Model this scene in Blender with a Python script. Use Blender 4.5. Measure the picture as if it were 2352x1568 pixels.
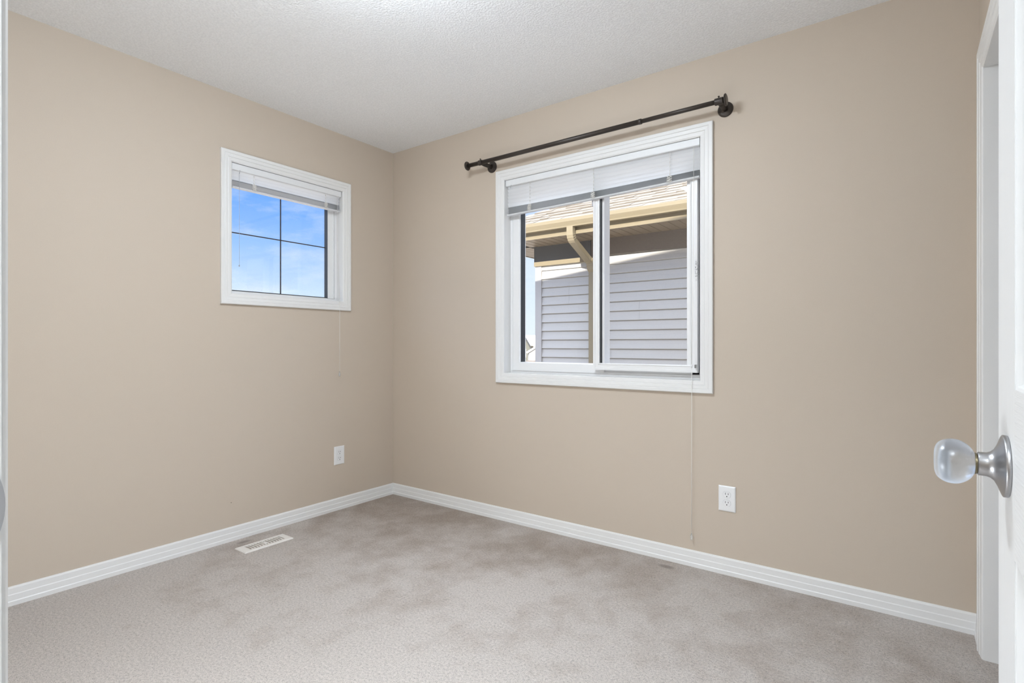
import bpy, bmesh, math, random
from mathutils import Vector, Matrix, noise
random.seed(4)
for o in list(bpy.data.objects): bpy.data.objects.remove(o, do_unlink=True)
scene = bpy.context.scene
COL = scene.collection

# ------------------------------------------------------------------ camera
CX, CY, CZ = 2.96465, -2.61560, 1.07172
YAW = math.radians(36.1046)
cam = bpy.data.cameras.new('camera'); camo = bpy.data.objects.new('camera', cam); COL.objects.link(camo)
camo.location = (CX, CY, CZ); camo.rotation_euler = (math.pi/2, 0, YAW)
cam.sensor_width = 36; cam.lens = 1234/2352*36; cam.shift_y = 6/2352; cam.clip_start = 0.01; cam.clip_end = 1000
scene.camera = camo
vs = scene.view_settings
scene.display_settings.display_device = 'sRGB'
vs.view_transform = 'Standard'; vs.look = 'None'; vs.gamma = 1; vs.use_curve_mapping = False
vs.exposure = 0.10
DOME_FILL_E = 60.0; BALL_FILL_E = 31.0; HALL_FILL_E = 66.0; SUN_E = 9.5  # first three drive the added fill lamps

# ------------------------------------------------------------------ world
w = bpy.data.worlds.new('sky'); scene.world = w; w.use_nodes = True
nt = w.node_tree; nt.nodes.clear(); N = nt.nodes.new; LK = nt.links.new
out = N('ShaderNodeOutputWorld'); bg = N('ShaderNodeBackground'); LK(bg.outputs[0], out.inputs[0])
tc = N('ShaderNodeTexCoord'); sep = N('ShaderNodeSeparateXYZ'); LK(tc.outputs['Generated'], sep.inputs[0])
def ramp(nt, src, stops, interp='LINEAR'):
    r = nt.nodes.new('ShaderNodeValToRGB'); r.color_ramp.interpolation = interp
    e = r.color_ramp.elements
    while len(e) > 1: e.remove(e[-1])
    e[0].position = stops[0][0]; e[0].color = (*stops[0][1], 1)
    for p, c in stops[1:]:
        k = e.new(p); k.color = (*c, 1)
    if src is not None: nt.links.new(src, r.inputs[0])
    return r
rs = ramp(nt, sep.outputs[2], [(0.0, (.30, .26, .22)), (0.005, (.86, .93, 1.0)), (.04, (.70, .86, 1.0)), (.09, (.60, .78, 1.0)), (.17, (.30, .54, 1.0)), (.26, (.135, .385, 1.0)), (.40, (.17, .40, .92)), (.50, (.66, .74, .90)), (1.0, (.78, .82, .92))])
# streaky high cloud
mp = N('ShaderNodeMapping'); mp.inputs['Scale'].default_value = (3.0, 5.0, 14.0); mp.inputs['Rotation'].default_value = (.25, .3, .4); LK(tc.outputs['Generated'], mp.inputs[0])
cn = N('ShaderNodeTexNoise'); cn.inputs['Scale'].default_value = 1.6; cn.inputs['Detail'].default_value = 7; cn.inputs['Roughness'].default_value = .62; LK(mp.outputs[0], cn.inputs['Vector'])
cr = ramp(nt, cn.outputs[0], [(.46, (0, 0, 0)), (.75, (.5, .5, .5))])
mx = N('ShaderNodeMix'); mx.data_type = 'RGBA'; LK(cr.outputs[0], mx.inputs[0]); LK(rs.outputs[0], mx.inputs[6]); mx.inputs[7].default_value = (.92, .96, 1.0, 1)
hz_ = ramp(nt, sep.outputs[1], [(.60, (0,)*3), (.85, (.75,)*3)])   # hazier, paler sky toward the north
mx2 = N('ShaderNodeMix'); mx2.data_type = 'RGBA'; LK(hz_.outputs[0], mx2.inputs[0]); LK(mx.outputs[2], mx2.inputs[6]); mx2.inputs[7].default_value = (.80, .90, 1.0, 1)
LK(mx2.outputs[2], bg.inputs[0])
st = ramp(nt, sep.outputs[2], [(0.0, (.232,)*3), (.30, (.232,)*3), (.50, (.95,)*3), (1.0, (1.0,)*3)])
mm = N('ShaderNodeMath'); mm.operation = 'MULTIPLY'; mm.inputs[1].default_value = 1/.22; LK(st.outputs[0], mm.inputs[0])
LK(mm.outputs[0], bg.inputs[1])

# ------------------------------------------------------------------ sun (shines from behind this house onto the neighbouring one)
SD = Vector((-.25, 1.0, -.38)).normalized()
sl = bpy.data.lights.new('sun', 'SUN'); so = bpy.data.objects.new('sun', sl); COL.objects.link(so)
so.rotation_euler = SD.to_track_quat('-Z', 'Y').to_euler(); sl.energy = SUN_E; sl.angle = math.radians(.6); sl.color = (1.0, .925, .80)
so.location = (3, -8, 9)

# ------------------------------------------------------------------ materials
def mat(name, col, rough=.6, metal=0, spec=.5):
    m = bpy.data.materials.new(name); m.use_nodes = True
    b = m.node_tree.nodes['Principled BSDF']
    b.inputs['Base Color'].default_value = (*col, 1); b.inputs['Roughness'].default_value = rough
    b.inputs['Metallic'].default_value = metal; b.inputs['Specular IOR Level'].default_value = spec
    return m
def bsdf(m): return m.node_tree.nodes['Principled BSDF']
def objco(m, scale=(1, 1, 1)):
    nt = m.node_tree; t = nt.nodes.new('ShaderNodeTexCoord'); p = nt.nodes.new('ShaderNodeMapping')
    p.inputs['Scale'].default_value = scale; nt.links.new(t.outputs['Object'], p.inputs[0]); return p.outputs[0]
def noisen(m, scale, detail=2, rough=.5, co=None, sc=(1, 1, 1)):
    n = m.node_tree.nodes.new('ShaderNodeTexNoise'); n.inputs['Scale'].default_value = scale
    n.inputs['Detail'].default_value = detail; n.inputs['Roughness'].default_value = rough
    m.node_tree.links.new(co if co is not None else objco(m, sc), n.inputs['Vector']); return n.outputs[0]
def bump(m, h, strength, dist=.002):
    b = m.node_tree.nodes.new('ShaderNodeBump'); b.inputs['Strength'].default_value = strength; b.inputs['Distance'].default_value = dist
    m.node_tree.links.new(h, b.inputs['Height']); m.node_tree.links.new(b.outputs[0], bsdf(m).inputs['Normal'])
def mixc(m, fac, a, b):
    n = m.node_tree.nodes.new('ShaderNodeMix'); n.data_type = 'RGBA'
    for s, v in ((0, fac), (6, a), (7, b)):
        if hasattr(v, 'links') or hasattr(v, 'is_linked'): m.node_tree.links.new(v, n.inputs[s])
        elif isinstance(v, (int, float)): n.inputs[s].default_value = v
        else: n.inputs[s].default_value = (*v, 1)
    return n.outputs[2]
def tocol(m, c): m.node_tree.links.new(c, bsdf(m).inputs['Base Color'])
def mmath(m, op, a, b=None, clamp=False):
    n = m.node_tree.nodes.new('ShaderNodeMath'); n.operation = op; n.use_clamp = clamp
    for i, v in enumerate((a, b)):
        if v is None: continue
        if isinstance(v, (int, float)): n.inputs[i].default_value = v
        else: m.node_tree.links.new(v, n.inputs[i])
    return n.outputs[0]

M = {}
m = M['paint'] = mat('beige_wall_paint', (.50, .428, .352), .62, spec=.35)
tocol(m, mixc(m, noisen(m, 260, 2), (.545, .466, .382), (.575, .494, .408)))
bump(m, noisen(m, 420, 3), .25, .0006)
m = M['ceiling'] = mat('white_textured_ceiling', (.83, .84, .85), .9, spec=.2)
cn1 = noisen(m, 120, 3, .6); r_ = ramp(m.node_tree, cn1, [(.38, (0,)*3), (.62, (1,)*3)])
tocol(m, mixc(m, r_.outputs[0], (.865, .875, .89), (.94, .95, .965)))
bump(m, r_.outputs[0], .6, .0022)
M['trim'] = m = mat('white_trim_paint', (.77, .765, .755), .42)
bump(m, noisen(m, 60, 2, .5, sc=(1, 1, 1)), .02, .001)
m = M['vinyl'] = mat('white_vinyl', (.80, .80, .80), .35)
m = M['sash'] = mat('white_vinyl_smudged', (.80, .80, .80), .35)
# grimy smudge on the sash stile near its lock
co = objco(m); sx = m.node_tree.nodes.new('ShaderNodeSeparateXYZ'); m.node_tree.links.new(co, sx.inputs[0])
dz = mmath(m, 'ABSOLUTE', mmath(m, 'SUBTRACT', sx.outputs[2], 1.432)); dx = mmath(m, 'ABSOLUTE', mmath(m, 'SUBTRACT', sx.outputs[0], 2.1475))
mz = mmath(m, 'SUBTRACT', 1.0, mmath(m, 'MULTIPLY', dz, 18.0), True); mxx = mmath(m, 'SUBTRACT', 1.0, mmath(m, 'MULTIPLY', dx, 110.0), True)
msk = mmath(m, 'MULTIPLY', mmath(m, 'MULTIPLY', mmath(m, 'MULTIPLY', mz, mxx), 3.0, True), ramp(m.node_tree, noisen(m, 190, 4, .7), [(.47, (0,)*3), (.60, (1,)*3)]).outputs[0])
tocol(m, mixc(m, msk, (.80, .80, .80), (.22, .22, .23)))
M['gasket'] = mat('dark_grey_spacer', (.035, .038, .042), .5)
M['grille'] = mat('dark_bronze_grille', (.03, .022, .022), .5)
m = M['pane'] = bpy.data.materials.new('window_glass'); m.use_nodes = True
nt = m.node_tree; nt.nodes.clear(); o_ = nt.nodes.new('ShaderNodeOutputMaterial')
tr = nt.nodes.new('ShaderNodeBsdfTransparent'); tr.inputs[0].default_value = (.99, .99, .99, 1)
gl = nt.nodes.new('ShaderNodeBsdfGlossy'); gl.inputs['Roughness'].default_value = .02
df = nt.nodes.new('ShaderNodeBsdfDiffuse'); df.inputs[0].default_value = (.75, .75, .73, 1)
ms = nt.nodes.new('ShaderNodeMixShader'); ms.inputs[0].default_value = .035
nt.links.new(tr.outputs[0], ms.inputs[1]); nt.links.new(gl.outputs[0], ms.inputs[2])
ms2 = nt.nodes.new('ShaderNodeMixShader'); nt.links.new(ms.outputs[0], ms2.inputs[1]); nt.links.new(df.outputs[0], ms2.inputs[2])
dn = noisen(m, 420, 2, .6); dr = ramp(nt, dn, [(.60, (0,)*3), (.74, (.2,)*3)])
nt.links.new(dr.outputs[0], ms2.inputs[0]); nt.links.new(ms2.outputs[0], o_.inputs[0])
def slatmat(name, col, t):
    m = mat(name, col, .45); nt = m.node_tree; b = bsdf(m); o_ = [n for n in nt.nodes if n.type == 'OUTPUT_MATERIAL'][0]
    tl = nt.nodes.new('ShaderNodeBsdfTranslucent'); tl.inputs[0].default_value = (.9, .9, .92, 1)
    x = nt.nodes.new('ShaderNodeMixShader'); x.inputs[0].default_value = t
    nt.links.new(b.outputs[0], x.inputs[1]); nt.links.new(tl.outputs[0], x.inputs[2]); nt.links.new(x.outputs[0], o_.inputs[0]); return m
M['slat'] = slatmat('white_blind_slat', (.84, .85, .86), .35)
M['headrail'] = mat('white_blind_rail', (.76, .77, .78), .4)
M['stack'] = mat('stacked_slats', (.80, .81, .82), .45)
M['cord'] = mat('white_cord', (.82, .80, .76), .8)
m = M['clear'] = mat('clear_plastic', (.92, .93, .93), .12); bsdf(m).inputs['Transmission Weight'].default_value = .75; bsdf(m).inputs['IOR'].default_value = 1.3
M['wand'] = mat('grey_wand', (.45, .46, .5), .3)
M['bronze'] = mat('oil_rubbed_bronze', (.045, .036, .030), .38, .35)
M['plate'] = mat('white_outlet_plastic', (.80, .80, .80), .35)
M['slot'] = mat('dark_slot', (.015, .015, .015), .8)
M['ventm'] = mat('white_register_metal', (.80, .77, .73), .4)
m = M['nickel'] = mat('satin_nickel', (.42, .42, .43), .34, 1.0)
m = M['acrylic'] = mat('clear_acrylic', (.80, .88, 1.0), .28); bsdf(m).inputs['Transmission Weight'].default_value = 1.0; bsdf(m).inputs['IOR'].default_value = 1.49
# door paint with embossed wood grain: vertical on stiles, horizontal on rails
m = M['door_v'] = mat('white_door_grain_vertical', (.66, .66, .655), .42)
bump(m, noisen(m, 1, 5, .6, sc=(160, 160, 9)), .35, .0015)
m = M['door_h'] = mat('white_door_grain_horizontal', (.66, .66, .655), .42)
bump(m, noisen(m, 1, 5, .6, sc=(60, 10, 230)), .5, .002)
# carpet
m = M['carpet'] = mat('beige_cut_pile_carpet', (.5, .44, .40), .97, spec=.1)
big = noisen(m, 2.1, 4, .6, sc=(1, .8, 1)); mid = noisen(m, 6.5, 7, .70); fine = noisen(m, 320, 3, .72); fine2 = noisen(m, 110, 3, .65)
sx = m.node_tree.nodes.new('ShaderNodeSeparateXYZ'); m.node_tree.links.new(objco(m), sx.inputs[0])
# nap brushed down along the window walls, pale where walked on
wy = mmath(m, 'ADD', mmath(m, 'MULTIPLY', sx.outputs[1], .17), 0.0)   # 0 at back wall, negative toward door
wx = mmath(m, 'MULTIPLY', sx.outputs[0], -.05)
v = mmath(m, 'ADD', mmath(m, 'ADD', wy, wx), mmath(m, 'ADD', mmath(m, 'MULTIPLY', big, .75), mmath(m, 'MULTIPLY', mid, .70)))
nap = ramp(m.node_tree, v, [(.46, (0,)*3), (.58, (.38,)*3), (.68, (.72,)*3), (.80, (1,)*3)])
def spot(x, y, rx, ry):
    a = mmath(m, 'DIVIDE', mmath(m, 'SUBTRACT', sx.outputs[0], x), rx); c = mmath(m, 'DIVIDE', mmath(m, 'SUBTRACT', sx.outputs[1], y), ry)
    d = mmath(m, 'ADD', mmath(m, 'MULTIPLY', a, a), mmath(m, 'MULTIPLY', c, c)); return mmath(m, 'SUBTRACT', mmath(m, 'MULTIPLY', fine2, 2.2), d, True)
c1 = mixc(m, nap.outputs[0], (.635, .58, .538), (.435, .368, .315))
c1 = mixc(m, mmath(m, 'MULTIPLY', spot(2.04, -.085, .045, .022), .55), c1, (.16, .13, .11))
c1 = mixc(m, mmath(m, 'MULTIPLY', spot(.075, -1.115, .02, .045), .45), c1, (.16, .12, .10))
grain = ramp(m.node_tree, mmath(m, 'ADD', mmath(m, 'MULTIPLY', fine, .62), mmath(m, 'MULTIPLY', fine2, .38)), [(.36, (.48,)*3), (.46, (.88,)*3), (.58, (1.14,)*3)])
n_ = m.node_tree.nodes.new('ShaderNodeMix'); n_.data_type = 'RGBA'; n_.blend_type = 'MULTIPLY'; n_.inputs[0].default_value = 1
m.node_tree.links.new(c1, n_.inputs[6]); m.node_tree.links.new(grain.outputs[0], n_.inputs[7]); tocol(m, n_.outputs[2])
bump(m, mmath(m, 'ADD', fine, mmath(m, 'MULTIPLY', fine2, .8)), .8, .006)
# exterior
M['siding'] = mat('pale_grey_vinyl_siding', (.46, .46, .455), .5)
M['seam'] = mat('siding_seam', (.25, .25, .25), .6)
m = M['frieze'] = mat('brown_trim_board', (.20, .165, .14), .55); tocol(m, mixc(m, noisen(m, 90, 3), (.105, .088, .078), (.155, .13, .11)))
M['tan'] = mat('tan_aluminium', (.225, .192, .128), .45)
M['soffit'] = mat('tan_soffit', (.20, .158, .112), .5)
M['corner'] = mat('grey_corner_post', (.40, .40, .41), .5); M['frieze_shade'] = mat('shaded_frieze_board', (.055, .058, .066), .5)
m = M['shingle'] = mat('beige_asphalt_shingle', (.42, .36, .30), .9)
tocol(m, mixc(m, noisen(m, 5, 4, .7, sc=(1, 3, 1)), (.15, .133, .112), (.27, .24, .20))); bump(m, noisen(m, 150, 3), .6, .003)
M['ground'] = m = mat('dry_ground', (.42, .35, .27), .95); tocol(m, mixc(m, noisen(m, .15, 5), (.34, .29, .235), (.46, .41, .34)))
M['farwhite'] = mat('far_white_wall', (.33, .33, .32), .7); M['fargrey'] = mat('far_grey_green_wall', (.135, .14, .12), .7)
M['farroof'] = mat('far_dark_roof', (.045, .048, .05), .8); M['fartan'] = mat('far_tan_wall', (.27, .215, .13), .7)
M['farpale'] = mat('far_pale_roof', (.50, .52, .56), .8); M['dirt'] = mat('bare_soil', (.185, .145, .11), .95)
m = M['fillglass'] = mat('fill_dome_glow', (.9, .9, .88), .4)
bsdf(m).inputs['Emission Color'].default_value = (.815, .908, 1.0, 1); bsdf(m).inputs['Emission Strength'].default_value = DOME_FILL_E
m = M['hallfill'] = mat('hall_fill_glow', (.9, .9, .88), .4)
bsdf(m).inputs['Emission Color'].default_value = (.815, .908, 1.0, 1); bsdf(m).inputs['Emission Strength'].default_value = HALL_FILL_E

# ------------------------------------------------------------------ mesh helpers
class MB:
    def __init__(s): s.v = []; s.f = []; s.mi = []; s.sm = []
    def add(s, vs, fs, mi=0, smooth=False):
        b = len(s.v); s.v += [tuple(p) for p in vs]; s.f += [tuple(i+b for i in f) for f in fs]; s.mi += [mi]*len(fs); s.sm += [smooth]*len(fs)
    def box(s, x0, x1, y0, y1, z0, z1, mi=0):
        x0, x1 = sorted((x0, x1)); y0, y1 = sorted((y0, y1)); z0, z1 = sorted((z0, z1))
        s.add([(x0, y0, z0), (x1, y0, z0), (x1, y1, z0), (x0, y1, z0), (x0, y0, z1), (x1, y0, z1), (x1, y1, z1), (x0, y1, z1)],
              [(0, 3, 2, 1), (4, 5, 6, 7), (0, 1, 5, 4), (1, 2, 6, 5), (2, 3, 7, 6), (3, 0, 4, 7)], mi)
    def frame(s, u0, u1, v0, v1, prof, fn, mi=0):
        # mitred picture frame: closed profile of (inset, out) points swept round a rectangle
        cs = [(u0, v0, 1, 1), (u1, v0, -1, 1), (u1, v1, -1, -1), (u0, v1, 1, -1)]
        k = len(prof); vs = [fn(u+su*a, v+sv*a, w_) for (u, v, su, sv) in cs for (a, w_) in prof]; fs = []
        for i in range(4):
            j = (i+1) % 4
            for q in range(k): r = (q+1) % k; fs.append((i*k+q, j*k+q, j*k+r, i*k+r))
        s.add(vs, fs, mi)
    def extrude(s, prof, fn, t0, t1, mi=0, caps=True):
        k = len(prof); vs = [fn(p, t) for t in (t0, t1) for p in prof]
        fs = [(q, (q+1) % k, k+(q+1) % k, k+q) for q in range(k)]
        if caps: fs += [tuple(range(k))[::-1], tuple(range(k, 2*k))]
        s.add(vs, fs, mi)
    def lathe(s, prof, o, axis, n=32, mi=0, smooth=True):
        # prof: (radius, distance along axis)
        a = Vector(axis).normalized(); u = a.orthogonal().normalized(); v_ = a.cross(u); o = Vector(o)
        vs = []; fs = []
        for r, h in prof:
            for i in range(n):
                t = 2*math.pi*i/n; vs.append(o+a*h+(u*math.cos(t)+v_*math.sin(t))*max(r, 1e-5))
        for k in range(len(prof)-1):
            for i in range(n): j = (i+1) % n; fs.append((k*n+i, k*n+j, (k+1)*n+j, (k+1)*n+i))
        fs += [tuple(range(n))[::-1], tuple(range((len(prof)-1)*n, len(prof)*n))]
        s.add(vs, fs, mi, smooth)
    def tube(s, pts, r, n=8, mi=0, smooth=True, shape=None, up=None):
        pts = [Vector(p) for p in pts]; vs = []; fs = []
        rs_ = r if isinstance(r, (list, tuple)) else [r]*len(pts)
        for i, p in enumerate(pts):
            d = (pts[min(i+1, len(pts)-1)]-pts[max(i-1, 0)]).normalized()
            if up is not None: u = Vector(up)
            else: u = d.cross(Vector((0, 0, 1))); u = u.normalized() if u.length > .05 else Vector((1, 0, 0))
            v_ = d.cross(u).normalized(); u = v_.cross(d).normalized()
            sh = shape or [(math.cos(2*math.pi*q/n), math.sin(2*math.pi*q/n)) for q in range(n)]
            for a, b in sh: vs.append(p+(u*a+v_*b)*rs_[i])
        k = len(shape) if shape else n
        for i in range(len(pts)-1):
            for q in range(k): r2 = (q+1) % k; fs.append((i*k+q, i*k+r2, (i+1)*k+r2, (i+1)*k+q))
        fs += [tuple(range(k))[::-1], tuple(range((len(pts)-1)*k, len(pts)*k))]
        s.add(vs, fs, mi, smooth)
    def build(s, name, mats, parent=None, loc=(0, 0, 0), bevel=0):
        me = bpy.data.meshes.new(name); L = Vector(loc)
        me.from_pydata([Vector(p)-L for p in s.v], [], s.f); me.update()
        for m_ in (mats if isinstance(mats, (list, tuple)) else [mats]): me.materials.append(m_)
        me.polygons.foreach_set('material_index', s.mi); me.polygons.foreach_set('use_smooth', s.sm)
        bm = bmesh.new(); bm.from_mesh(me); bmesh.ops.recalc_face_normals(bm, faces=bm.faces); bm.to_mesh(me); bm.free()
        o = bpy.data.objects.new(name, me); COL.objects.link(o); o.location = L
        if parent: o.parent = parent; o.location = L-parent_world(parent)
        if bevel:
            b = o.modifiers.new('bevel', 'BEVEL'); b.width = bevel; b.segments = 2; b.limit_method = 'ANGLE'; b.angle_limit = math.radians(40)
        return o
def parent_world(p):
    v = Vector(p.location)
    while p.parent: p = p.parent; v += Vector(p.location)
    return v
def empty(name, loc):
    o = bpy.data.objects.new(name, None); o.empty_display_size = .05; o.location = loc; COL.objects.link(o); return o
def tag(o, label=None, cat=None, group=None, kind=None):
    for k, v in (('label', label), ('category', cat), ('group', group), ('kind', kind)):
        if v: o[k] = v
    return o
def struct(o, label, cat): return tag(o, label, cat, kind='structure')
fA = lambda u, v, w_: (w_, u, v)          # left wall: u = y, v = z, w into the room (+x)
fB = lambda u, v, w_: (u, -w_, v)         # window wall: u = x, v = z, w into the room (-y)

# ------------------------------------------------------------------ room shell
H = 2.44; XR = 3.188; YF = -2.507; TW = .115
def wall_with_hole(b, a0, a1, z0, z1, holes, put):
    # put(a0, a1, z0, z1) adds a box; holes sorted by a
    x = a0
    for (h0, h1, g0, g1) in holes:
        put(x, h0, z0, z1)
        if g0 > z0: put(h0, h1, z0, g0)
        put(h0, h1, g1, z1); x = h1
    put(x, a1, z0, z1)
WA = (-1.150, -.434, 1.350, 2.066)     # clear opening of small window (y0, y1, z0, z1)
WB = (1.003, 2.177, .897, 2.066)       # clear opening of big window (x0, x1, z0, z1)
b = MB(); wall_with_hole(b, -3.9, .18, -.25, H, [(WA[0]-.012, WA[1]+.012, WA[2]-.012, WA[3]+.012)], lambda a0, a1, z0, z1: b.box(-.18, 0, a0, a1, z0, z1))
wl = b.build('wall_left', M['paint']); struct(wl, 'beige wall on the left holding the small square window', 'wall')
b = MB(); b.lathe([(.0022, -.0002), (.0020, .0004)], (0, -1.1504, .2072), (1, 0, 0), 10); b.build('nail_hole', mat('dark_hole', (.04, .03, .03), .9), wl)
b = MB(); wall_with_hole(b, 0, 4.2, -.25, H, [(WB[0]-.012, WB[1]+.012, WB[2]-.012, WB[3]+.012)], lambda a0, a1, z0, z1: b.box(a0, a1, 0, .18, z0, z1))
struct(b.build('wall_back', M['paint']), 'beige wall holding the large sliding window and curtain rod', 'wall')
CL0, CL1, CLZ = -1.42, -.200, 2.01     # closet opening in right wall
b = MB(); wall_with_hole(b, YF-TW, 0, 0, H, [(CL0-.012, CL1+.012, 0, CLZ+.012)], lambda a0, a1, z0, z1: b.box(XR, XR+TW, a0, a1, z0, z1))
struct(b.build('wall_right', M['paint']), 'beige wall on the far right above the closet opening', 'wall')
DX0, DX1, DZ = 2.365, 3.094, 2.04      # room doorway
b = MB(); wall_with_hole(b, 0, XR, 0, H, [(DX0-.018, DX1+.018, 0, DZ+.018)], lambda a0, a1, z0, z1: b.box(a0, a1, YF-TW, YF, z0, z1))
struct(b.build('wall_front', M['paint']), 'beige wall around the doorway behind the viewer', 'wall')
b = MB(); b.box(-.18, 4.2, -3.9, .18, H, H+.08); struct(b.build('ceiling', M['ceiling']), 'white textured ceiling', 'ceiling')
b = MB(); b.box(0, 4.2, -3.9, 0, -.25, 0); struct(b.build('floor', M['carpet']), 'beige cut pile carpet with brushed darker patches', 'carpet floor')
b = MB(); b.box(XR+TW, 4.2, 0-.0, -.05, 0, H); b.box(XR+TW, 4.2, -1.6, -1.55, 0, H); b.box(3.9, 3.95, -1.55, -.05, 0, H)
struct(b.build('wall_closet', M['trim']), 'pale inside walls of the closet', 'wall')
b = MB(); b.box(0, 4.2, -3.95, -3.9, 0, H); b.box(4.2, 4.25, -3.95, .18, 0, H); b.box(1.1, 1.15, -3.9, YF-TW, 0, H)
struct(b.build('wall_hall', M['paint']), 'beige hallway walls behind the doorway', 'wall')

# baseboards: stepped profile (out, z)
BP = [(0, 0), (.0145, 0), (.0145, .017), (.0115, .0205), (.0105, .043), (.0085, .0465), (.0075, .069), (.0045, .0755), (0, .0765)]
b = MB(); k = len(BP)
def ringpts(f): return [f(o_, z) for o_, z in BP]
vs = ringpts(lambda o_, z: (o_, YF, z)) + ringpts(lambda o_, z: (o_, -o_, z)); b.add(vs, [(q, (q+1) % k, k+(q+1) % k, k+q) for q in range(k)])
struct(b.build('baseboard_left', M['trim']), 'white stepped baseboard along the left wall', 'baseboard')
b = MB(); vs = ringpts(lambda o_, z: (o_, -o_, z)) + ringpts(lambda o_, z: (XR-o_, -o_, z)); b.add(vs, [(q, (q+1) % k, k+(q+1) % k, k+q) for q in range(k)])
struct(b.build('baseboard_back', M['trim']), 'white stepped baseboard under the large window', 'baseboard')
b = MB(); vs = ringpts(lambda o_, z: (XR-o_, -o_, z)) + ringpts(lambda o_, z: (XR-o_, -.1135, z)); b.add(vs, [(q, (q+1) % k, k+(q+1) % k, k+q) for q in range(k)])
struct(b.build('baseboard_right', M['trim']), 'short white baseboard return beside the closet casing', 'baseboard')

# casing profile (inset, out)
CP = [(0, 0), (0, .014), (.003, .0165), (.017, .0165), (.0195, .0135), (.0225, .0145), (.036, .0135), (.0385, .0105), (.0415, .0115), (.055, .0095), (.0585, .006), (.060, .006), (.060, 0)]

# closet trim: casing on the room face plus jamb lining
b = MB()
fR = lambda u, v, w_: (XR-w_, u, v)
def casing_u(b, u0, u1, v1, fn, mi=0, sc=1.0):
    # three-sided casing, mitred at the top corners; profile inset grows inward
    k = len(CP); cs = [(u0, 0, 1, 0), (u0, v1, 1, -1), (u1, v1, -1, -1), (u1, 0, -1, 0)]
    vs = [fn(u+su*a*sc, v+sv*a*sc, w_) for (u, v, su, sv) in cs for (a, w_) in CP]; fs = []
    for i in range(3):
        for q in range(k): r = (q+1) % k; fs.append((i*k+q, (i+1)*k+q, (i+1)*k+r, i*k+r))
    fs += [tuple(range(k)), tuple(range(3*k, 4*k))]
    b.add(vs, fs, mi)
casing_u(b, CL0-.084, CL1+.084, CLZ+.084, fR, sc=1.4)
ct = b.build('trim_1', M['trim']); struct(ct, 'white stepped casing around the closet opening', 'door trim')
b = MB(); b.box(XR-.005, XR+TW+.004, CL1-.001, CL1+.012, 0, CLZ); b.box(XR-.005, XR+TW+.004, CL0-.012, CL0+.001, 0, CLZ); b.box(XR-.005, XR+TW+.004, CL0-.012, CL1+.012, CLZ-.001, CLZ+.012)
b.build('closet_jamb', M['trim'], ct)

# doorway trim with strike plate
b = MB()
for (y0, fn) in ((YF, lambda u, v, w_: (u, YF+w_, v)), (YF-TW, lambda u, v, w_: (u, YF-TW-w_, v))):
    casing_u(b, DX0-.064, DX1+.064, DZ+.064, lambda u, v, w_, fn=fn: fn(u, v, min(w_, .0165)*(.7 if True else 1)))
dt = b.build('trim_2', M['trim']); struct(dt, 'white door jamb and casing at the left edge of the doorway', 'door trim')
b = MB(); b.box(DX0-.018, DX0, YF-TW-.001, YF+.001, 0, DZ); b.box(DX1, DX1+.018, YF-TW-.001, YF+.001, 0, DZ); b.box(DX0-.018, DX1+.018, YF-TW-.001, YF+.001, DZ, DZ+.018)
b.box(DX0, DX0+.010, YF-.075, YF-.040, 0, DZ); b.build('jamb', M['trim'], dt)
b = MB(); pts = []
R_ = .072; tipy = YF+.0030
for i in range(15):
    t = -1+2*i/14; zz = t*.034; pts.append((tipy-(R_-math.sqrt(R_*R_-zz*zz)), .940+zz))
pts += [(YF-.034, .940+.034), (YF-.034, .940-.034)]
n_ = len(pts); vs = [(DX0+.0022, y, z) for y, z in pts]+[(DX0, y, z) for y, z in pts]
b.add(vs, [tuple(range(n_)), tuple(range(n_, 2*n_))[::-1]]+[(q, (q+1) % n_, n_+(q+1) % n_, n_+q) for q in range(n_)])
o = b.build('strike_plate', M['nickel'], dt); o['label'] = 'satin metal strike plate'

# ------------------------------------------------------------------ door leaf, swung open against the right side
HX, HY, DA = 3.0546, -2.494, 0.0   # hinge edge of visible face, leaf direction
dirL = Vector((-math.sin(DA), math.cos(DA), 0)); dirN = Vector((-dirL.y, dirL.x, 0))   # along leaf, out of visible face
LW, LT = .7276, .035
door = empty('door_1', (HX, HY, 0)); struct(door, 'white panelled door standing open at the right edge with a clear round knob', 'door')
org = Vector((HX, HY, 0))
def fD(s, z, w_): p = org+dirL*s+dirN*w_; return (p.x, p.y, z)
# moulded leaf: face grid with recessed mouldings; three panel rows x two columns
ST = .1156; pz = [(.20, .854), (1.026, 1.60), (1.70, 1.90)]; cols = [(ST, LW/2-.05), (LW/2+.05, LW-ST)]
b = MB()
def dbox(s0, s1, w0, w1, z0, z1, mi=0):
    vs = [fD(s, z, w_) for z in (z0, z1) for (s, w_) in ((s0, w0), (s1, w0), (s1, w1), (s0, w1))]
    b.add(vs, [(0, 3, 2, 1), (4, 5, 6, 7), (0, 1, 5, 4), (1, 2, 6, 5), (2, 3, 7, 6), (3, 0, 4, 7)], mi)
z0_, z1_ = .012, 2.03
dbox(0, LW, -LT+.002, -.012, z0_, z1_, 0)     # core
for (s0, s1) in ((0, ST), (LW-ST, LW), (LW/2-.05, LW/2+.05)): 
    e = .0025 if s1 == LW else 0
    dbox(s0, s1-e, -.012, 0, z0_, z1_, 0)
dbox(LW-.0026, LW, -.012, -.003, z0_, z1_, 0)
zr = [z0_]+[q for p in pz for q in p]+[z1_]
for i in range(0, len(zr), 2):
    for (s0, s1) in cols: dbox(s0, s1, -.012, 0, zr[i], zr[i+1], 1)
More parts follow.
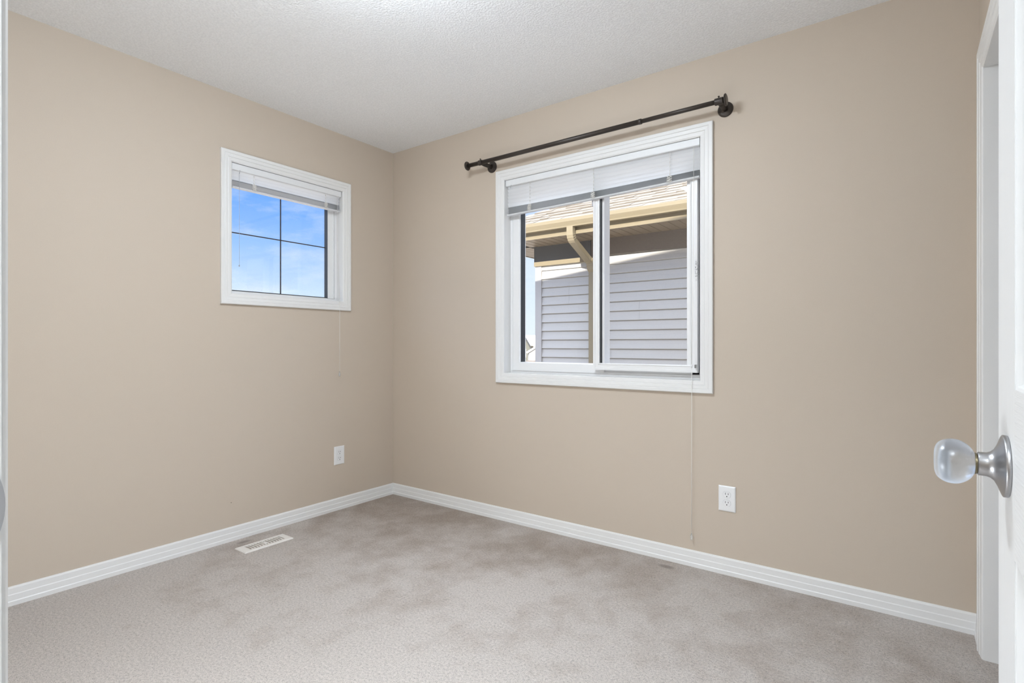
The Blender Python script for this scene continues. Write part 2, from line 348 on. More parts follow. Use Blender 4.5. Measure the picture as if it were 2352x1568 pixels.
for (s0, s1) in cols:
    for (a, c) in pz:
        MO = [(0, -.0125), (0, -.0005), (.003, -.0015), (.006, -.0070), (.020, -.0085), (.023, -.0060), (.029, -.0060), (.032, -.0085), (.047, -.0015), (.047, -.0125)]
        b.frame(s0, s1, a, c, MO, lambda u, v, w_: fD(u, v, w_), 0)
        dbox(s0+.0465, s1-.0465, -.0125, -.0015, a+.0465, c-.0465, 0)
b.build('door_leaf', [M['door_v'], M['door_h']], door)
KS, KZ = .6565, .9408
kc = Vector(fD(KS, KZ, 0))
b = MB(); b.lathe([(.0325, 0), (.0330, .0015), (.0330, .0052), (.0318, .0062), (.0285, .0078), (.0225, .0105), (.0170, .0140), (.0140, .0180), (.0128, .0220), (.0126, .0305), (.0118, .0318), (.0105, .0322)], kc, dirN, 48); b.v = [tuple(Vector(p)-dirN*((Vector(p)-kc).dot(dirN)*.22)) for p in b.v]
kn = b.build('door_knob', M['nickel'], door, loc=kc); kn['label'] = 'satin metal rose and neck'
b = MB(); b.lathe([(.0108, .0248), (.0108, .0262)], kc, dirN, 32); b.lathe([(.0115, .0258), (.0115, .0272)], kc, dirN, 32)
b.build('knob_collar', mat('brass_collar', (.25, .21, .13), .35, .8), kn, loc=kc)
b = MB(); pr_ = []
for r, h_ in [(.0095, .0345), (.0108, .0347), (.0165, .0385), (.0205, .0435), (.0232, .0495), (.0240, .0555), (.0234, .0612), (.0217, .0660), (.0190, .0700), (.0155, .0724), (.0110, .0737), (.0055, .0741), (.0001, .0742)]: pr_.append((r, h_))
# smooth the ball outline with Catmull-Rom
P2 = []
for i in range(len(pr_)-1):
    p0, p1, p2, p3 = pr_[max(i-1, 0)], pr_[i], pr_[i+1], pr_[min(i+2, len(pr_)-1)]
    for q in range(4):
        t = q/4; P2.append(tuple(.5*((2*p1[c])+(-p0[c]+p2[c])*t+(2*p0[c]-5*p1[c]+4*p2[c]-p3[c])*t*t+(-p0[c]+3*p1[c]-3*p2[c]+p3[c])*t**3) for c in (0, 1)))
P2.append(pr_[-1])
kscale = .80
b.lathe([(r*1.03, .0268+(h_-.0345)*.90) for r, h_ in P2], kc, dirN, 64)
ball = b.build('knob_ball', M['acrylic'], kn, loc=kc); ball['label'] = 'clear acrylic ball'

# ------------------------------------------------------------------ window A (small square, left wall)
wa = empty('window_1', (0, -.79, 1.7)); struct(wa, 'small square fixed window with thin cross grille in left wall', 'window')
b = MB(); b.frame(WA[0]-.060, WA[1]+.060, WA[2]-.060, WA[3]+.060, CP, fA); b.build('casing', M['trim'], wa)
b = MB(); b.frame(WA[0]-.012, WA[1]+.012, WA[2]-.012, WA[3]+.012, [(0, -.0005), (.0122, -.0005), (.0122, -.062), (0, -.062)], fA); b.build('reveal', M['trim'], wa)
b = MB()
y0, y1, z0, z1 = WA
b.frame(y0-.01, y1+.01, z0-.01, z1+.01, [(0, -.058), (.026, -.058), (.026, -.066), (.030, -.066), (.030, -.085), (.016, -.085), (.016, -.15), (0, -.15)], fA)
b.box(-.085, -.060, y1-.066, y1-.018, z0+.018, z1-.018); b.box(-.15, -.0565, y1-.026, y1-.021, z0+.018, z1-.018)
b.box(-.062, -.0585, y1-.066, y1-.063, z0+.02, z1-.02)
b.build('window_frame', M['vinyl'], wa)
ga = (y0+.024, y1-.0665, z0+.024, z1-.024)
b = MB(); b.frame(ga[0]-.003, ga[1]+.003, ga[2]-.003, ga[3]+.003, [(0, -.064), (.0035, -.064), (.0035, -.096), (0, -.096)], fA); b.build('spacer', M['gasket'], wa)
b = MB(); b.box(-.094, -.090, ga[0], ga[1], ga[2], ga[3]); b.build('pane', M['pane'], wa)
b = MB(); gy = -.812; gz = 1.700; b.box(-.089, -.084, gy-.0027, gy+.0027, ga[2], ga[3]); b.box(-.0895, -.0845, ga[0], ga[1], gz-.0027, gz+.0027); b.build('grille', M['grille'], wa)

# ------------------------------------------------------------------ window B (large slider, back wall)
wb = empty('window_2', (1.59, 0, 1.48)); struct(wb, 'large white two-pane sliding window in the back wall', 'window')
b = MB(); b.frame(WB[0]-.060, WB[1]+.060, WB[2]-.060, WB[3]+.060, CP, fB); b.build('casing', M['trim'], wb)
x0, x1, z0, z1 = WB
b = MB(); b.frame(x0-.012, x1+.012, z0-.012, z1+.012, [(0, -.0005), (.0122, -.0005), (.0122, -.062), (0, -.062)], fB); b.build('reveal', M['trim'], wb)
b = MB()
b.frame(x0-.01, x1+.01, z0-.01, z1+.01, [(0, -.060), (.024, -.060), (.024, -.055), (.030, -.055), (.030, -.062), (.034, -.062), (.034, -.15), (0, -.15)], fB)
b.box(1.60, x1-.02, .066, .12, z0+.01, z0+.058); b.box(2.118, x1-.01, .066, .12, z0+.01, z1-.01); b.box(1.60, x1-.02, .066, .12, z1-.055, z1-.01)
b.build('window_frame', M['vinyl'], wb)
# fixed left lite
b = MB(); b.frame(x0+.020, 1.640, z0+.018, z1-.018, [(0, -.0592), (.040, -.0592), (.044, -.062), (.048, -.070), (.048, -.125), (0, -.125)], fB); b.build('fixed_sash', M['vinyl'], wb)
b = MB(); b.frame(x0+.066, 1.594, z0+.040, z1-.040, [(0, -.074), (.0035, -.074), (.0035, -.114), (0, -.114)], fB); b.box(x0+.0645, x0+.0685, .072, .118, z0+.0625, z1-.05); b.build('spacer', M['gasket'], wb)
b = MB(); b.box(x0+.060, 1.60, .098, .102, z0+.034, z1-.034); b.build('pane', M['pane'], wb)
# sliding right sash, nearer the room
sash = MB(); sx0, sx1, sz0, sz1 = 1.586, 2.152, z0+.0345, z1-.030
sash.frame(sx0, sx1, sz0, sz1, [(0, -.030), (.010, -.030), (.012, -.033), (.028, -.033), (.031, -.030), (.037, -.032), (.037, -.058), (0, -.058)], fB)
sash.box(sx0+.030, sx0+.058, .048, .058, sz0, sz1)
sash.box(sx1-.0565, sx1-.030, .048, .058, sz0, sz1)
sash.build('sliding_sash', M['sash'], wb)
b = MB(); b.box(sx0+.0375, sx0+.047, .040, .0475, sz0+.038, sz1-.03); b.build('gasket', M['gasket'], wb)
b = MB(); b.box(sx0+.03, sx1-.03, .0595, .0635, sz0+.03, sz1-.03); b.build('pane', M['pane'], wb)
b = MB(); b.box(sx0-.010, sx0+.001, .034, .056, 1.83, 1.868); b.build('latch', M['wand'], wb, bevel=.003)
b = MB(); b.box(2.143, 2.150, .018, .030, .955, .972); b.box(2.1435, 2.1495, .010, .018, .955, .972); b.build('sash_stop', M['clear'], wb, bevel=.001)

# ------------------------------------------------------------------ mini blinds
def slat(b, fn, u0, u1, zc, wc, tilt, width=.025, n=24, sag=0, mi=0):
    # thin curved slat; tilt angle from horizontal; fn(u, z, w)
    vs = []; K = 5
    for i in range(n+1):
        u = u0+(u1-u0)*i/n
        for j in range(K):
            s = (j/(K-1)-.5); cr_ = .0022*(1-4*s*s)
            dz = s*width*math.sin(tilt)+cr_*math.cos(tilt); dw = s*width*math.cos(tilt)-cr_*math.sin(tilt)
            vs.append(fn(u, zc+dz+sag(u) if callable(sag) else zc+dz, wc+dw))
    fs = [(i*K+j, i*K+j+1, (i+1)*K+j+1, (i+1)*K+j) for i in range(n) for j in range(K-1)]
    b.add(vs, fs, mi, True)
def tangle(fn, u, z, w_, rx, rz, turns, seed):
    rnd = random.Random(seed); b = MB()
    for q in range(2):
        pts = []; ph = rnd.random()*6
        for i in range(90):
            t = i/89; a = t*turns*2*math.pi+ph
            rr = rx*(.65+.45*math.sin(a*.37+q)+.2*rnd.random()*.4)
            pts.append(fn(u+rr*math.cos(a), z+rz*(1-2*t)+.004*math.sin(a*1.7), w_+.004*math.sin(a)))
        b.tube(pts, .00075, 5)
    return b
def blind(name, label, fn, u0, u1, ztop, hrh, w0, slats, stack, bottom, ladders, wand, pull, loc):
    root = empty(name, loc); tag(root, label, 'blind', 'raised mini blinds in the windows')
    b = MB(); P = [(ztop, w0+.022), (ztop-hrh+.003, w0+.022), (ztop-hrh, w0+.019), (ztop-hrh, w0-.006), (ztop-hrh+.004, w0-.008), (ztop, w0-.008)]
    b.extrude(P, lambda p, t: fn(t, p[0], p[1]), u0, u1); b.build('headrail', M['headrail'], root, bevel=.0008)
    b = MB()
    for zc, tl in slats: slat(b, fn, u0+.004, u1-.004, zc, w0+.004, tl, sag=lambda u: 0)
    b.build('slats', M['slat'], root)
    b = MB()
    (za, zb, cnt) = stack
    for i in range(cnt):
        f = i/(cnt-1)
        slat(b, fn, u0+.006, u1-.004, 0, w0+.004, .10, sag=lambda u, f=f: za(u)+(zb(u)-za(u))*f)
    b.build('gathered_slats', M['stack'], root)
    b = MB(); k = 12
    for i in range(k):
        ua = u0+.006+(u1-u0-.010)*i/k; ub = u0+.006+(u1-u0-.010)*(i+1)/k
        vs = [fn(u, zb(u)-.004-d, w0+.004+s*.0125) for u in (ua, ub) for (d, s) in ((0, -1), (0, 1), (.002, 1.05), (bottom, .9), (bottom, -.9), (.002, -1.05))]
        b.add(vs, [(q, (q+1) % 6, 6+(q+1) % 6, 6+q) for q in range(6)]+([(5, 4, 3, 2, 1, 0)] if i == 0 else [])+([(6, 7, 8, 9, 10, 11)] if i == k-1 else []))
    b.build('bottom_rail', M['slat'], root)
    for u in ladders:
        b = MB()
        for dw in (-.009, .017): b.tube([fn(u+.002, ztop-hrh, w0+dw), fn(u, zb(u)-.006, w0+dw)], .0007, 5)
        for zc, tl in slats: b.tube([fn(u, zc+.004, w0+.012), fn(u+.001, zc-.006, w0+.017)], .0016, 5)
        b.build('ladder_cord', M['cord'], root)
    for i, u in enumerate(ladders):
        b = tangle(fn, u, (za(u)+zb(u))/2-.004, w0+.022, .0125, .015, 9, i+int(u*100)); b.build('cord_tangle', M['cord'], root)
    u, z0_, z1_ = wand
    if z1_ < z0_-.05:
        b = MB(); b.tube([fn(u, z0_, w0+.020), fn(u, z1_, w0+.022)], .0008, 8); b.lathe([(.0012, 0), (.003, .002), (.0034, .007), (.002, .010)], fn(u, z1_-.009, w0+.022), (0, 0, 1), 12)
        b.build('tilt_wand', M['wand'], root)
    b = MB(); b.tube([fn(u+.003, ztop-hrh+.004, w0+.024), fn(u+.001, ztop-hrh-.008, w0+.026), fn(u-.001, ztop-hrh-.016, w0+.023)], .0012, 6); b.build('wand_hook', M['wand'], root)
    u, zt, zc, zb_, wc, um = pull
    b = MB(); b.tube([fn(u, zt, w0+.022), fn(u+(um-u)*.5, (zt+zc)/2, w0+.024), fn(um, zc, wc)], .0009, 6); b.tube([fn(um, zc, wc), fn(um-.001, zb_+.022, wc)], .0011, 6)
    pc = b.build('pull_cord', M['cord'], root)
    b = MB(); b.lathe([(.0012, 0), (.0032, .001), (.0036, .012), (.003, .016), (.001, .017)], fn(um, zc-.008, wc), (0, 0, 1), 12); b.build('cord_connector', M['vinyl'], pc)
    b = MB(); b.lathe([(.001, 0), (.0040, .001), (.0058, .006), (.0064, .012), (.0056, .019), (.0032, .027), (.0015, .034)], fn(um-.001, zb_-.006, wc), (0, 0, 1), 14); b.build('tassel', M['clear'], pc)
    return root
slB = [(2.019-.0205*i, math.radians(62)) for i in range(6)]
zaB = lambda u: 1.8985+(1.9105-1.8985)*(u-1.0)/1.17-.004*math.sin((u-1)/1.17*math.pi)
zbB = lambda u: 1.862+(1.888-1.862)*(u-1.0)/1.17-.003*math.sin((u-1)/1.17*math.pi)
blind('window_blind', 'white mini blind bunched at the top of the large window', fB, 1.0085, 2.1715, 2.0645, .036, -.024, slB, (zaB, zbB, 7), .007,
      (1.181, 1.599, 2.023), (1.047, 2.02, 2.02), (2.144, 2.03, .966, .135, .0185, 2.1405), (1.59, .0, 2.066))
slA = [(2.0185-.019*i, math.radians(60)) for i in range(3)]
zaA = lambda u: 1.972; zbA = lambda u: 1.944
blind('window_blind', 'white mini blind bunched at the top of the small square window', fA, -1.144, -.440, 2.0640, .035, -.024, slA, (zaA, zbA, 6), .007,
      (-1.018, -.552), (-1.105, 2.02, 1.508), (-.472, 2.03, 1.352, .868, .0185, -.466), (0, -.79, 2.066))

# ------------------------------------------------------------------ curtain rod
rod = empty('curtain_rod', (1.55, -.09, 2.172)); tag(rod, 'dark bronze telescoping curtain rod mounted above the large window', 'curtain rod')
ry, rz = -.090, 2.1735
b = MB(); b.lathe([(.0125, 0), (.0125, 1.122)], (.788, ry, rz), (1, 0, 0), 24); b.build('outer_tube', M['bronze'], rod)
b = MB(); b.lathe([(.0106, 0), (.0106, .412)], (1.900, ry, rz), (1, 0, 0), 24); b.build('inner_tube', M['bronze'], rod)
b = MB(); b.lathe([(.0127, 0), (.0137, .001), (.0137, .015), (.0120, .017)], (1.900, ry, rz), (1, 0, 0), 24); b.build('coupling', M['bronze'], rod)
for (fx, s) in ((.788, -1), (2.308, 1)):
    b = MB(); b.lathe([(.0095, 0), (.012, .001), (.018, .003), (.0262, .0045), (.0278, .0075), (.0262, .0105), (.0200, .0125), (.0180, .0115), (.010, .0125), (.0001, .0130)], (fx, ry, rz), (s, 0, 0), 32)
    b.build('finial', M['bronze'], rod)
for bx, rx_ in ((.907, .886), (2.292, 2.287)):
    br = MB(); br.lathe([(.0345, 0), (.0350, .0015), (.0350, .0045), (.0330, .0070), (.0240, .0095), (.0135, .0115), (.0125, .014)], (bx, 0, 2.166), (0, -1, 0), 36)
    hl = .010 if bx < 1 else .0165
    br.tube([(bx, -.010, 2.166), (bx+(rx_-bx)*.25, -.030, 2.167), (bx+(rx_-bx)*.7, -.058, 2.170), (rx_, -.080, rz)], [.0145, .0130, .0125, .0120], 16)
    B_ = br.build('bracket', M['bronze'], rod)
    b = MB(); b.lathe([(.0120, -hl-.002), (.0152, -hl-.002), (.0158, -hl), (.0158, hl), (.0152, hl+.002), (.0120, hl+.002)], (rx_, ry, rz), (1, 0, 0), 28); b.build('ring', M['bronze'], B_)
    b = MB(); b.lathe([(.0022, 0), (.0022, .006), (.0042, .007), (.0044, .010), (.003, .0115)], (rx_-.002, ry, rz+.0135), (0, 0, 1), 14); b.build('thumb_screw', M['bronze'], B_)

# ------------------------------------------------------------------ outlets
def outlet(fn, u, z, label, nrm):
    root = empty('wall_outlet', fn(u, z, 0)); tag(root, label, 'outlet', 'duplex wall outlets near the floor')
    b = MB(); W2, H2 = .038, .059
    ins = [(0, 0), (0, .0035), (.004, .0062), (.010, .0066)]
    vs = []; 
    for a, w_ in ins: vs += [fn(u-W2+a, z-H2+a, w_), fn(u+W2-a, z-H2+a, w_), fn(u+W2-a, z+H2-a, w_), fn(u-W2+a, z+H2-a, w_)]
    fs = [(k*4+i, k*4+(i+1) % 4, (k+1)*4+(i+1) % 4, (k+1)*4+i) for k in range(3) for i in range(4)]+[(12, 13, 14, 15), (3, 2, 1, 0)]
    b.add(vs, fs); b.build('cover_plate', M['plate'], root)
    for s in (1, -1):
        zc = z+s*.0195; b = MB(); pts = []
        for i in range(32):
            t = 2*math.pi*i/32; pts.append((.0170*math.cos(t), max(-.0138, min(.0138, .0172*math.sin(t)))))
        for (r0, w0, w1, mi) in ((1.05, .0060, .00675, 1), (1.0, .0062, .0082, 0)):
            vs = [fn(u+a*r0, zc+c*r0, w0) for a, c in pts]+[fn(u+a*r0, zc+c*r0, w1) for a, c in pts]
            b.add(vs, [tuple(range(32))[::-1], tuple(range(32, 64))]+[(q, (q+1) % 32, 32+(q+1) % 32, 32+q) for q in range(32)], mi)
        rc = b.build('receptacle', [M['plate'], mat('outlet_outline', (.45, .46, .47), .5)], root)
        b = MB()
        for du, hh in ((-.0064, .0045), (.0064, .0038)):
            vs = [fn(u+du+a, zc+.004+c, w_) for w_ in (.0080, .00845) for a, c in ((-.0011, -hh), (.0011, -hh), (.0011, hh), (-.0011, hh))]
            b.add(vs, [(4, 5, 6, 7), (0, 1, 5, 4), (1, 2, 6, 5), (2, 3, 7, 6), (3, 0, 4, 7)])
        vs = []; 
        for w_ in (.0080, .00845):
            for i in range(12): t = 2*math.pi*i/12; vs.append(fn(u+.0026*math.cos(t), zc-.0078+.0026*math.sin(t), w_))
        b.add(vs, [tuple(range(12, 24))]+[(q, (q+1) % 12, 12+(q+1) % 12, 12+q) for q in range(12)])
        b.build('slots', M['slot'], rc)
    vs = []; b = MB(); b.lathe([(.0022, 0), (.0022, .0008), (.0012, .0012)], fn(u, z, .0066), nrm, 12); b.build('screw', M['plate'], root)
outlet(fA, -.458, .3505, 'white duplex outlet on the left wall below the small window', (1, 0, 0))
outlet(fB, 2.2992, .3515, 'white duplex outlet on the window wall beside the long pull cord', (0, -1, 0))

# ------------------------------------------------------------------ floor register
vx0, vx1, vy0, vy1 = .140, .246, -1.201, -.932
vent = empty('floor_register', ((vx0+vx1)/2, (vy0+vy1)/2, 0)); tag(vent, 'white louvred metal floor register set in the carpet by the left baseboard', 'floor vent')
b = MB(); zt = .0065
b.frame(vx0, vx1, vy0, vy1, [(0, 0), (0, .003), (.004, zt), (.020, zt), (.020, .0)], lambda u, v, w_: (u, v, w_))
b.box(vx0+.02, vx1-.02, vy0+.02, vy0+.036, 0, zt); b.box(vx0+.02, vx1-.02, vy1-.036, vy1-.02, 0, zt)
b.box(vx0+.04, vx0+.066, (vy0+vy1)/2-.010, (vy0+vy1)/2+.010, 0, zt)
fr = b.build('register_frame', M['ventm'], vent)
b = MB(); n = 13; ya, yb = vy0+.036, vy1-.036
for i in range(n+1):
    yc = ya+(yb-ya)*i/n; pts = []; bow = .006
    for j in range(7):
        t = j/6; x = vx0+.019+(vx1-vx0-.038)*t; y = yc+bow*(4*t*(1-t))-.003
        pts.append((x, y))
    w2 = .0026
    vs = [(x, y-w2, zt-.0008) for x, y in pts]+[(x, y+w2, zt-.0008) for x, y in pts]+[(x, y+w2+.003, .0006) for x, y in pts]+[(x, y-w2+.003, .0006) for x, y in pts]
    fs = [(j, j+1, 7+j+1, 7+j) for j in range(6)]+[(7+j, 8+j, 15+j, 14+j) for j in range(6)]+[(21+j, 22+j, j+1, j) for j in range(6)]
    b.add(vs, fs)
b.build('louvres', M['ventm'], vent)
b = MB(); b.box(vx0+.018, vx1-.018, vy0+.034, vy1-.034, .0002, .0009); b.build('duct_opening', mat('duct_shadow', (.58, .52, .48), .8), vent)
b = MB(); b.lathe([(.004, 0), (.0045, .004), (.003, .005)], (vx0+.030, (vy0+vy1)/2, zt-.002), (0, 0, 1), 12); b.build('damper_lever', M['ventm'], vent)

# ------------------------------------------------------------------ fill lamps added out of view to brighten the room
def lamp(name, x, y, glass, label):
    r = empty(name, (x, y, H)); tag(r, label, 'fill lamp')
    b = MB(); b.lathe([(.232, 0), (.232, .018), (.225, .022), (.10, .022)], (x, y, H), (0, 0, -1), 40); b.build('fill_lamp_base', M['nickel'], r)
    b = MB(); b.lathe([(.220, .020)]+[(.220*math.cos(a), .030+.125*math.sin(a)) for a in [math.radians(q) for q in range(0, 90, 9)]]+[(.0005, .155)], (x, y, H), (0, 0, -1), 40); b.build('fill_lamp_dome', glass, r)
lamp('fill_dome_lamp', 1.68, -1.60, M['fillglass'], 'flush dome fill lamp added out of view on the bedroom ceiling')  # unseen dome added as main fill for the walls
lamp('fill_dome_lamp', 2.92, -3.22, M['hallfill'], 'flush dome fill lamp added out of view in the hallway')  # added behind the camera, fills through the doorway like a flash
tx, ty = 1.90, -2.345
r = empty('fill_globe_lamp', (tx, ty, 0)); tag(r, 'round globe fill lamp added on the carpet just below the view', 'floor lamp')  # unseen globe added as low fill for ceiling and near floor
b = MB(); b.lathe([(.09, 0), (.09, .012), (.03, .025), (.012, .035), (.012, .20), (.045, .21), (.045, .23)], (tx, ty, 0), (0, 0, 1), 32); b.build('fill_lamp_stand', M['nickel'], r)
b = MB(); b.lathe([(.14*math.sin(a), .35-.14*math.cos(a)) for a in [math.radians(q) for q in range(18, 180, 9)]]+[(.0005, .49)], (tx, ty, 0), (0, 0, 1), 40); m = mat('fill_globe_glow', (.9, .9, .9), .4)
bsdf(m).inputs['Emission Color'].default_value = (.815, .908, 1.0, 1); bsdf(m).inputs['Emission Strength'].default_value = BALL_FILL_E; b.build('fill_lamp_globe', m, r)

# ------------------------------------------------------------------ this house: hip roof that shades the neighbour
b = MB(); e0, e1, p_ = -.65, 9.05, .479
ap = (e0+e1)/2; hz = 2.535
vs = [(e0, -e0, hz), (e1, -e0, hz), (e1, -e1, hz), (e0, -e1, hz), (ap, -ap, hz+(ap-e0)*p_), (e0, -e0, hz-.015), (e1, -e0, hz-.015), (e1, -e1, hz-.015), (e0, -e1, hz-.015)]
b.add(vs, [(0, 1, 4), (1, 2, 4), (2, 3, 4), (3, 0, 4), (0, 5, 6, 1), (1, 6, 7, 2), (2, 7, 8, 3), (3, 8, 5, 0), (5, 8, 7, 6)])
struct(b.build('roof', M['shingle']), 'hip roof of this house, outside above the ceiling', 'roof')
b = MB(); b.box(-150, 190, -60, 260, -3.1, -2.9); struct(b.build('ground', M['ground']), 'dry bare ground far below the window', 'ground')

# ------------------------------------------------------------------ neighbouring house
nb = empty('neighbour_house', (3, 2.75, -2.9)); tag(nb, 'grey sided neighbouring house with tan gutter seen through the large window', 'house')
NY = 2.75; nx0, nx1 = -.575, 9.0; e = .1019; zk0 = 1.940
# siding: stepped lap profile
b = MB(); prof = []; z = zk0+e; zs = []
while z > -2.9: zs.append(z); z -= e
prof = [(NY+.10, 2.30), (NY+.002, 2.30)]
top = 2.30
for zz in zs:
    # course spanning top..zz; lower edge kicks out then returns under
    prof += [(NY+.006, top), (NY-.003, top-.010), (NY-.008, zz+.05), (NY-.018, zz+.006), (NY-.018, zz), (NY+.006, zz+.001)]
    top = zz
prof += [(NY+.10, top)]
k = len(prof); 
vs = [(x, y, z) for x in (nx0+.06, nx1) for y, z in prof]
b.add(vs, [(q, (q+1) % k, k+(q+1) % k, k+q) for q in range(k-1)])
b.box(nx0, nx1, NY+.004, 9, -2.9, 2.24)
for xs, ks in ((-.135, (3, 4)), (.715, (5, 6)), (.39, (10,)), (1.5, (8,))):
    for kk in ks:
        zz = zk0-e*kk; tp = zz+e
        q = [(NY-.0048, tp-.012), (NY-.0098, zz+.050), (NY-.0196, zz+.007)]
        b.add([(xs, y_, z_) for y_, z_ in q]+[(xs+.0022, y_, z_) for y_, z_ in q], [(0, 1, 4, 3), (1, 2, 5, 4)], 1)
b.build('siding_wall', [M['siding'], M['seam']], nb)
b = MB(); b.box(nx0-.012, nx0+.074, NY-.026, NY+.06, -2.9, 2.0); b.build('corner_post', M['corner'], nb)
b = MB(); b.box(nx0-.015, .160, NY-.045, NY+.002, 2.042, 2.222); b.build('frieze_board', M['frieze_shade'], nb)  # upper part of left frieze, eave shade put into its dark colour
b = MB(); b.box(nx0-.016, .160, NY-.047, NY+.002, 1.992, 2.042); b.build('frieze_sunlit_band', M['tan'], nb)  # lower strip of the same frieze, its sunlit part coloured tan
b = MB(); b.box(.160, nx1, NY-.036, NY+.002, 2.040, 2.222); b.box(.61, .6125, NY-.0375, NY-.03, 2.042, 2.2, 0); b.build('frieze_board', M['frieze'], nb)
EY, EX, SZ = 2.28, -1.03, 2.222
# soffits with V-grooves
b = MB(); x = EX
while x < 5:
    ys = NY if x > nx0 else EY+(NY-EY)*(x-EX)/(nx0-EX)
    b.box(x+.008, x+.098, EY, max(ys, EY+.01), SZ, SZ+.010); x += .100
b.box(EX, 9, EY, NY, SZ+.003, SZ+.02); y = EY
while y < 7:
    xe = nx0 if y > NY else EX+(nx0-EX)*(y-EY)/(NY-EY)
    b.box(EX, max(xe, EX+.01), y+.006, y+.094, SZ-.0005, SZ+.009); y += .100
b.box(EX, nx0, EY, 9, SZ+.003, SZ+.02)
b.build('soffit', M['soffit'], nb)
b = MB(); b.box(EX-.012, 9, EY-.014, EY, SZ-.008, SZ+.16); b.box(EX-.014, EX, EY-.014, 9, SZ-.008, SZ+.16); b.box(EX-.016, 9, EY-.018, EY-.012, SZ-.010, SZ+.014); b.build('fascia', M['tan'], nb)
# K-style gutter
gp = [(EY-.016, 2.385), (EY-.016, 2.282), (EY-.090, 2.278), (EY-.094, 2.292), (EY-.100, 2.302), (EY-.116, 2.330), (EY-.118, 2.362), (EY-.112, 2.366), (EY-.112, 2.360), (EY-.106, 2.330), (EY-.088, 2.300), (EY-.080, 2.286), (EY-.022, 2.288), (EY-.022, 2.385)]
b = MB(); b.extrude(gp, lambda p, t: (t, p[0], p[1]), EX-.10, 9); b.build('gutter', M['tan'], nb)
# downspout: rectangular tube with ribbed elbows
b = MB(); dxs = .192
path = [(2.215, 2.300), (2.215, 2.245), (2.217, 2.222)]
for i in range(8): a = math.radians(7+i*6.5); path.append((2.217+.10*(1-math.cos(a)), 2.222-.10*math.sin(a)))
ey, ez = path[-1]; path += [(2.60, 1.985)]
for i in range(7): a = math.radians(50-i*8); path.append((2.60+.018+.05*(1-math.cos(math.radians(50)))*i/6, 1.985-.012*(i+1)))
path += [(2.672, 1.86), (2.672, -2.85)]
shp = [(-1, -.75), (-.5, -.75), (-.42, -.68), (.42, -.68), (.5, -.75), (1, -.75), (1, .75), (-1, .75)]
pts = [(dxs+.012*(i > 11), y, z) for i, (y, z) in enumerate(path)]
rr = [.036]*len(pts)
for i in range(3, 10): rr[i] = .036 if i % 2 else .0385
for i in range(12, 18): rr[i] = .036 if i % 2 else .0385
b.tube(pts, rr, shape=shp, up=(1, 0, 0), smooth=False)
b.box(dxs-.04, dxs+.055, 2.672, 2.74, 1.55, 1.575)
b.build('downspout', M['tan'], nb)
# roof with shingle courses
rp = .50; ry0, rz0 = EY-.045, 2.375
b = MB(); n3 = 16; rnd = random.Random(2); ex = .135
ct_ = math.cos(math.atan(rp)); st_ = math.sin(math.atan(rp))
def RP(x, s, h_): return (x, ry0+s*ct_-h_*st_, rz0+s*st_+h_*ct_)
for c in range(n3):
    s0 = c*ex; xl = EX-.03+s0*ct_; x = xl-rnd.random()*.0
    while x < 6:
        wd = rnd.choice((.10, .14, .18, .24)); th = rnd.choice((.008, .008, .013, .016)); dr_ = rnd.choice((0, 0, .012, .02)); x2 = min(x+wd, 6)
        vs = [RP(x, s0-dr_, .004), RP(x2-.002, s0-dr_, .004), RP(x2-.002, s0-dr_, th), RP(x, s0-dr_, th), RP(x, s0+ex+.03, 0), RP(x2-.002, s0+ex+.03, 0)]
        b.add(vs, [(0, 1, 2, 3), (3, 2, 5, 4), (0, 3, 4), (1, 5, 2)]); x = x2
S = n3*ex
b.add([RP(EX, 0, -.002), RP(9, 0, -.002), RP(9, S, -.002), RP(EX+S*ct_, S, -.002)], [(0, 1, 2, 3)])
pk = 4.0/ct_
b.add([RP(9, 0, -.004), RP(9-4, pk, -.004), RP(EX+4, pk, -.004), RP(EX, 0, -.004), (EX-.03, 10, rz0), (9, 10, rz0)], [(3, 0, 1, 2), (3, 2, 4), (2, 1, 5, 4), (0, 5, 1)])
b.build('roof', M['shingle'], nb)

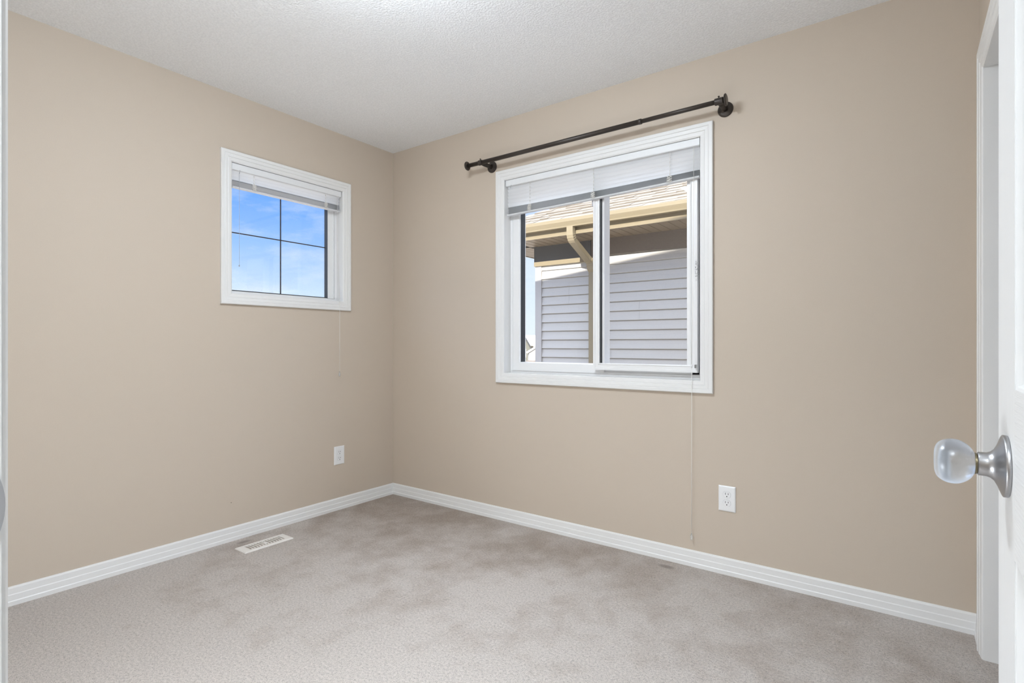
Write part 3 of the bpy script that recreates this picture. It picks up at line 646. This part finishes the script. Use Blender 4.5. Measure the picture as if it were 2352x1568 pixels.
# ------------------------------------------------------------------ distant street, seen past the corner of the neighbour
Fv = Vector((-math.sin(YAW), math.cos(YAW), 0)); Rv = Vector((math.cos(YAW), math.sin(YAW), 0))
def far(d, off): p = Vector((CX, CY, 0))+Fv*d+Rv*off; return p
def fhouse(d, off, width, depth, eave, peak, wallm, roofm, label, over=.35, window=None, axis='gable'):
    root = empty('distant_house', tuple(far(d, off))[:2]+(-2.9,)); tag(root, label, 'house', 'houses down the street')
    P = lambda a, t, z: tuple(far(d+t, off+a))[:2]+(z,)
    h = width/2; b = MB()
    if axis == 'gable':
        vs = [P(a, t, z) for t in (0, depth) for a, z in ((-h, -2.9), (h, -2.9), (h, eave), (0, peak), (-h, eave))]
        b.add(vs, [(0, 1, 2, 3, 4), (9, 8, 7, 6, 5), (0, 5, 6, 1), (1, 6, 7, 2), (0, 4, 9, 5)])
    else:
        vs = [P(a, t, z) for a in (-h, h) for t, z in ((0, -2.9), (0, eave), (depth/2, peak), (depth, eave), (depth, -2.9))]
        b.add(vs, [(0, 1, 2, 3, 4), (9, 8, 7, 6, 5), (0, 5, 6, 1), (3, 8, 9, 4)])
    b.build('wall', wallm, root)
    b = MB(); t_ = .62 if axis == 'gable' and roofm == M['farroof'] else .2
    if axis == 'gable':
        sl_ = (peak-eave)/h
        for s in (-1, 1):
            a1 = s*(h+over); z1 = peak-sl_*(h+over)
            vs = [P(a, t, z) for t in (-over, depth+over) for a, z in ((0, peak), (a1, z1), (a1, z1+t_), (0, peak+t_))]
            b.add(vs, [(0, 1, 2, 3), (7, 6, 5, 4), (3, 2, 6, 7), (1, 5, 6, 2), (0, 4, 5, 1)])
    else:
        for s, t1 in ((0, -over), (1, depth+over)):
            vs = [P(a, t, z) for a in (-h-over, h+over) for t, z in ((depth/2, peak), (t1, eave-.1), (t1, eave+t_-.1), (depth/2, peak+t_))]
            b.add(vs, [(0, 1, 2, 3), (7, 6, 5, 4), (3, 2, 6, 7), (1, 5, 6, 2)])
    b.build('roof', roofm, root)
    if window:
        a0, a1, z0, z1 = window
        b = MB(); vs = [P(a, t, z) for t in (-.12, .02) for a, z in ((a0, z0), (a1, z0), (a1, z1), (a0, z1))]
        b.add(vs, [(0, 1, 2, 3), (0, 4, 5, 1), (1, 5, 6, 2), (2, 6, 7, 3), (3, 7, 4, 0)]); wn = b.build('window_trim', M['farwhite'], root)
        b = MB(); q = .15; vs = [P(a, -.16, z) for a, z in ((a0+q, z0+q), (a1-q, z0+q), (a1-q, z1-q), (a0+q, z1-q))]; b.add(vs, [(0, 1, 2, 3)]); b.build('window_glass', M['fartan'], wn)
k_ = 115/1234
fhouse(115, (1204.5-1176)*k_, 3.0, 9, 1.07-14*k_, 1.07+14*k_, M['fargrey'], M['farroof'], 'far dark roofed gable house just left of the neighbouring house', over=.7, window=((1198-1204.5)*k_, (1209-1204.5)*k_, 1.07-31*k_, 1.07-11*k_))
fhouse(128, (1222-1176)*k_*1.11, 3.4, 8, 1.07-16*k_, 1.07-6*k_, M['fartan'], M['fartan'], 'far low tan house between the dark gable and the white gable')
fhouse(105, (1242-1176)*105/1234, 4.6, 8, 1.07-19*105/1234, 1.07-2*105/1234, M['farwhite'], M['farwhite'], 'far white gable house partly behind the corner of the neighbour')
fhouse(150, (1215-1176)*150/1234, 20, 16, 1.07-8*150/1234, 1.07+20*150/1234, M['farwhite'], M['farpale'], 'far broad house with a pale roof behind the dark gable', axis='x')
b = MB(); n = 18; vs = []; c0 = far(85, 2.8)
for i in range(n+1):
    for j in range(n+1):
        a = (i/n-.5)*16; t = (j/n-.5)*14; r2 = max(0, 1-(a/8)**2-(t/7)**2)
        z = -3.0+1.35*r2**.6+.35*r2*noise.noise(Vector((a*.6, t*.6, 0)))
        p = c0+Rv*a+Fv*t; vs.append((p.x, p.y, z))
b.add(vs, [(i*(n+1)+j, i*(n+1)+j+1, (i+1)*(n+1)+j+1, (i+1)*(n+1)+j) for i in range(n) for j in range(n)], 0, True)
tag(b.build('dirt_mound', M['dirt']), 'bare brown mound of soil in front of the far houses', 'dirt mound')
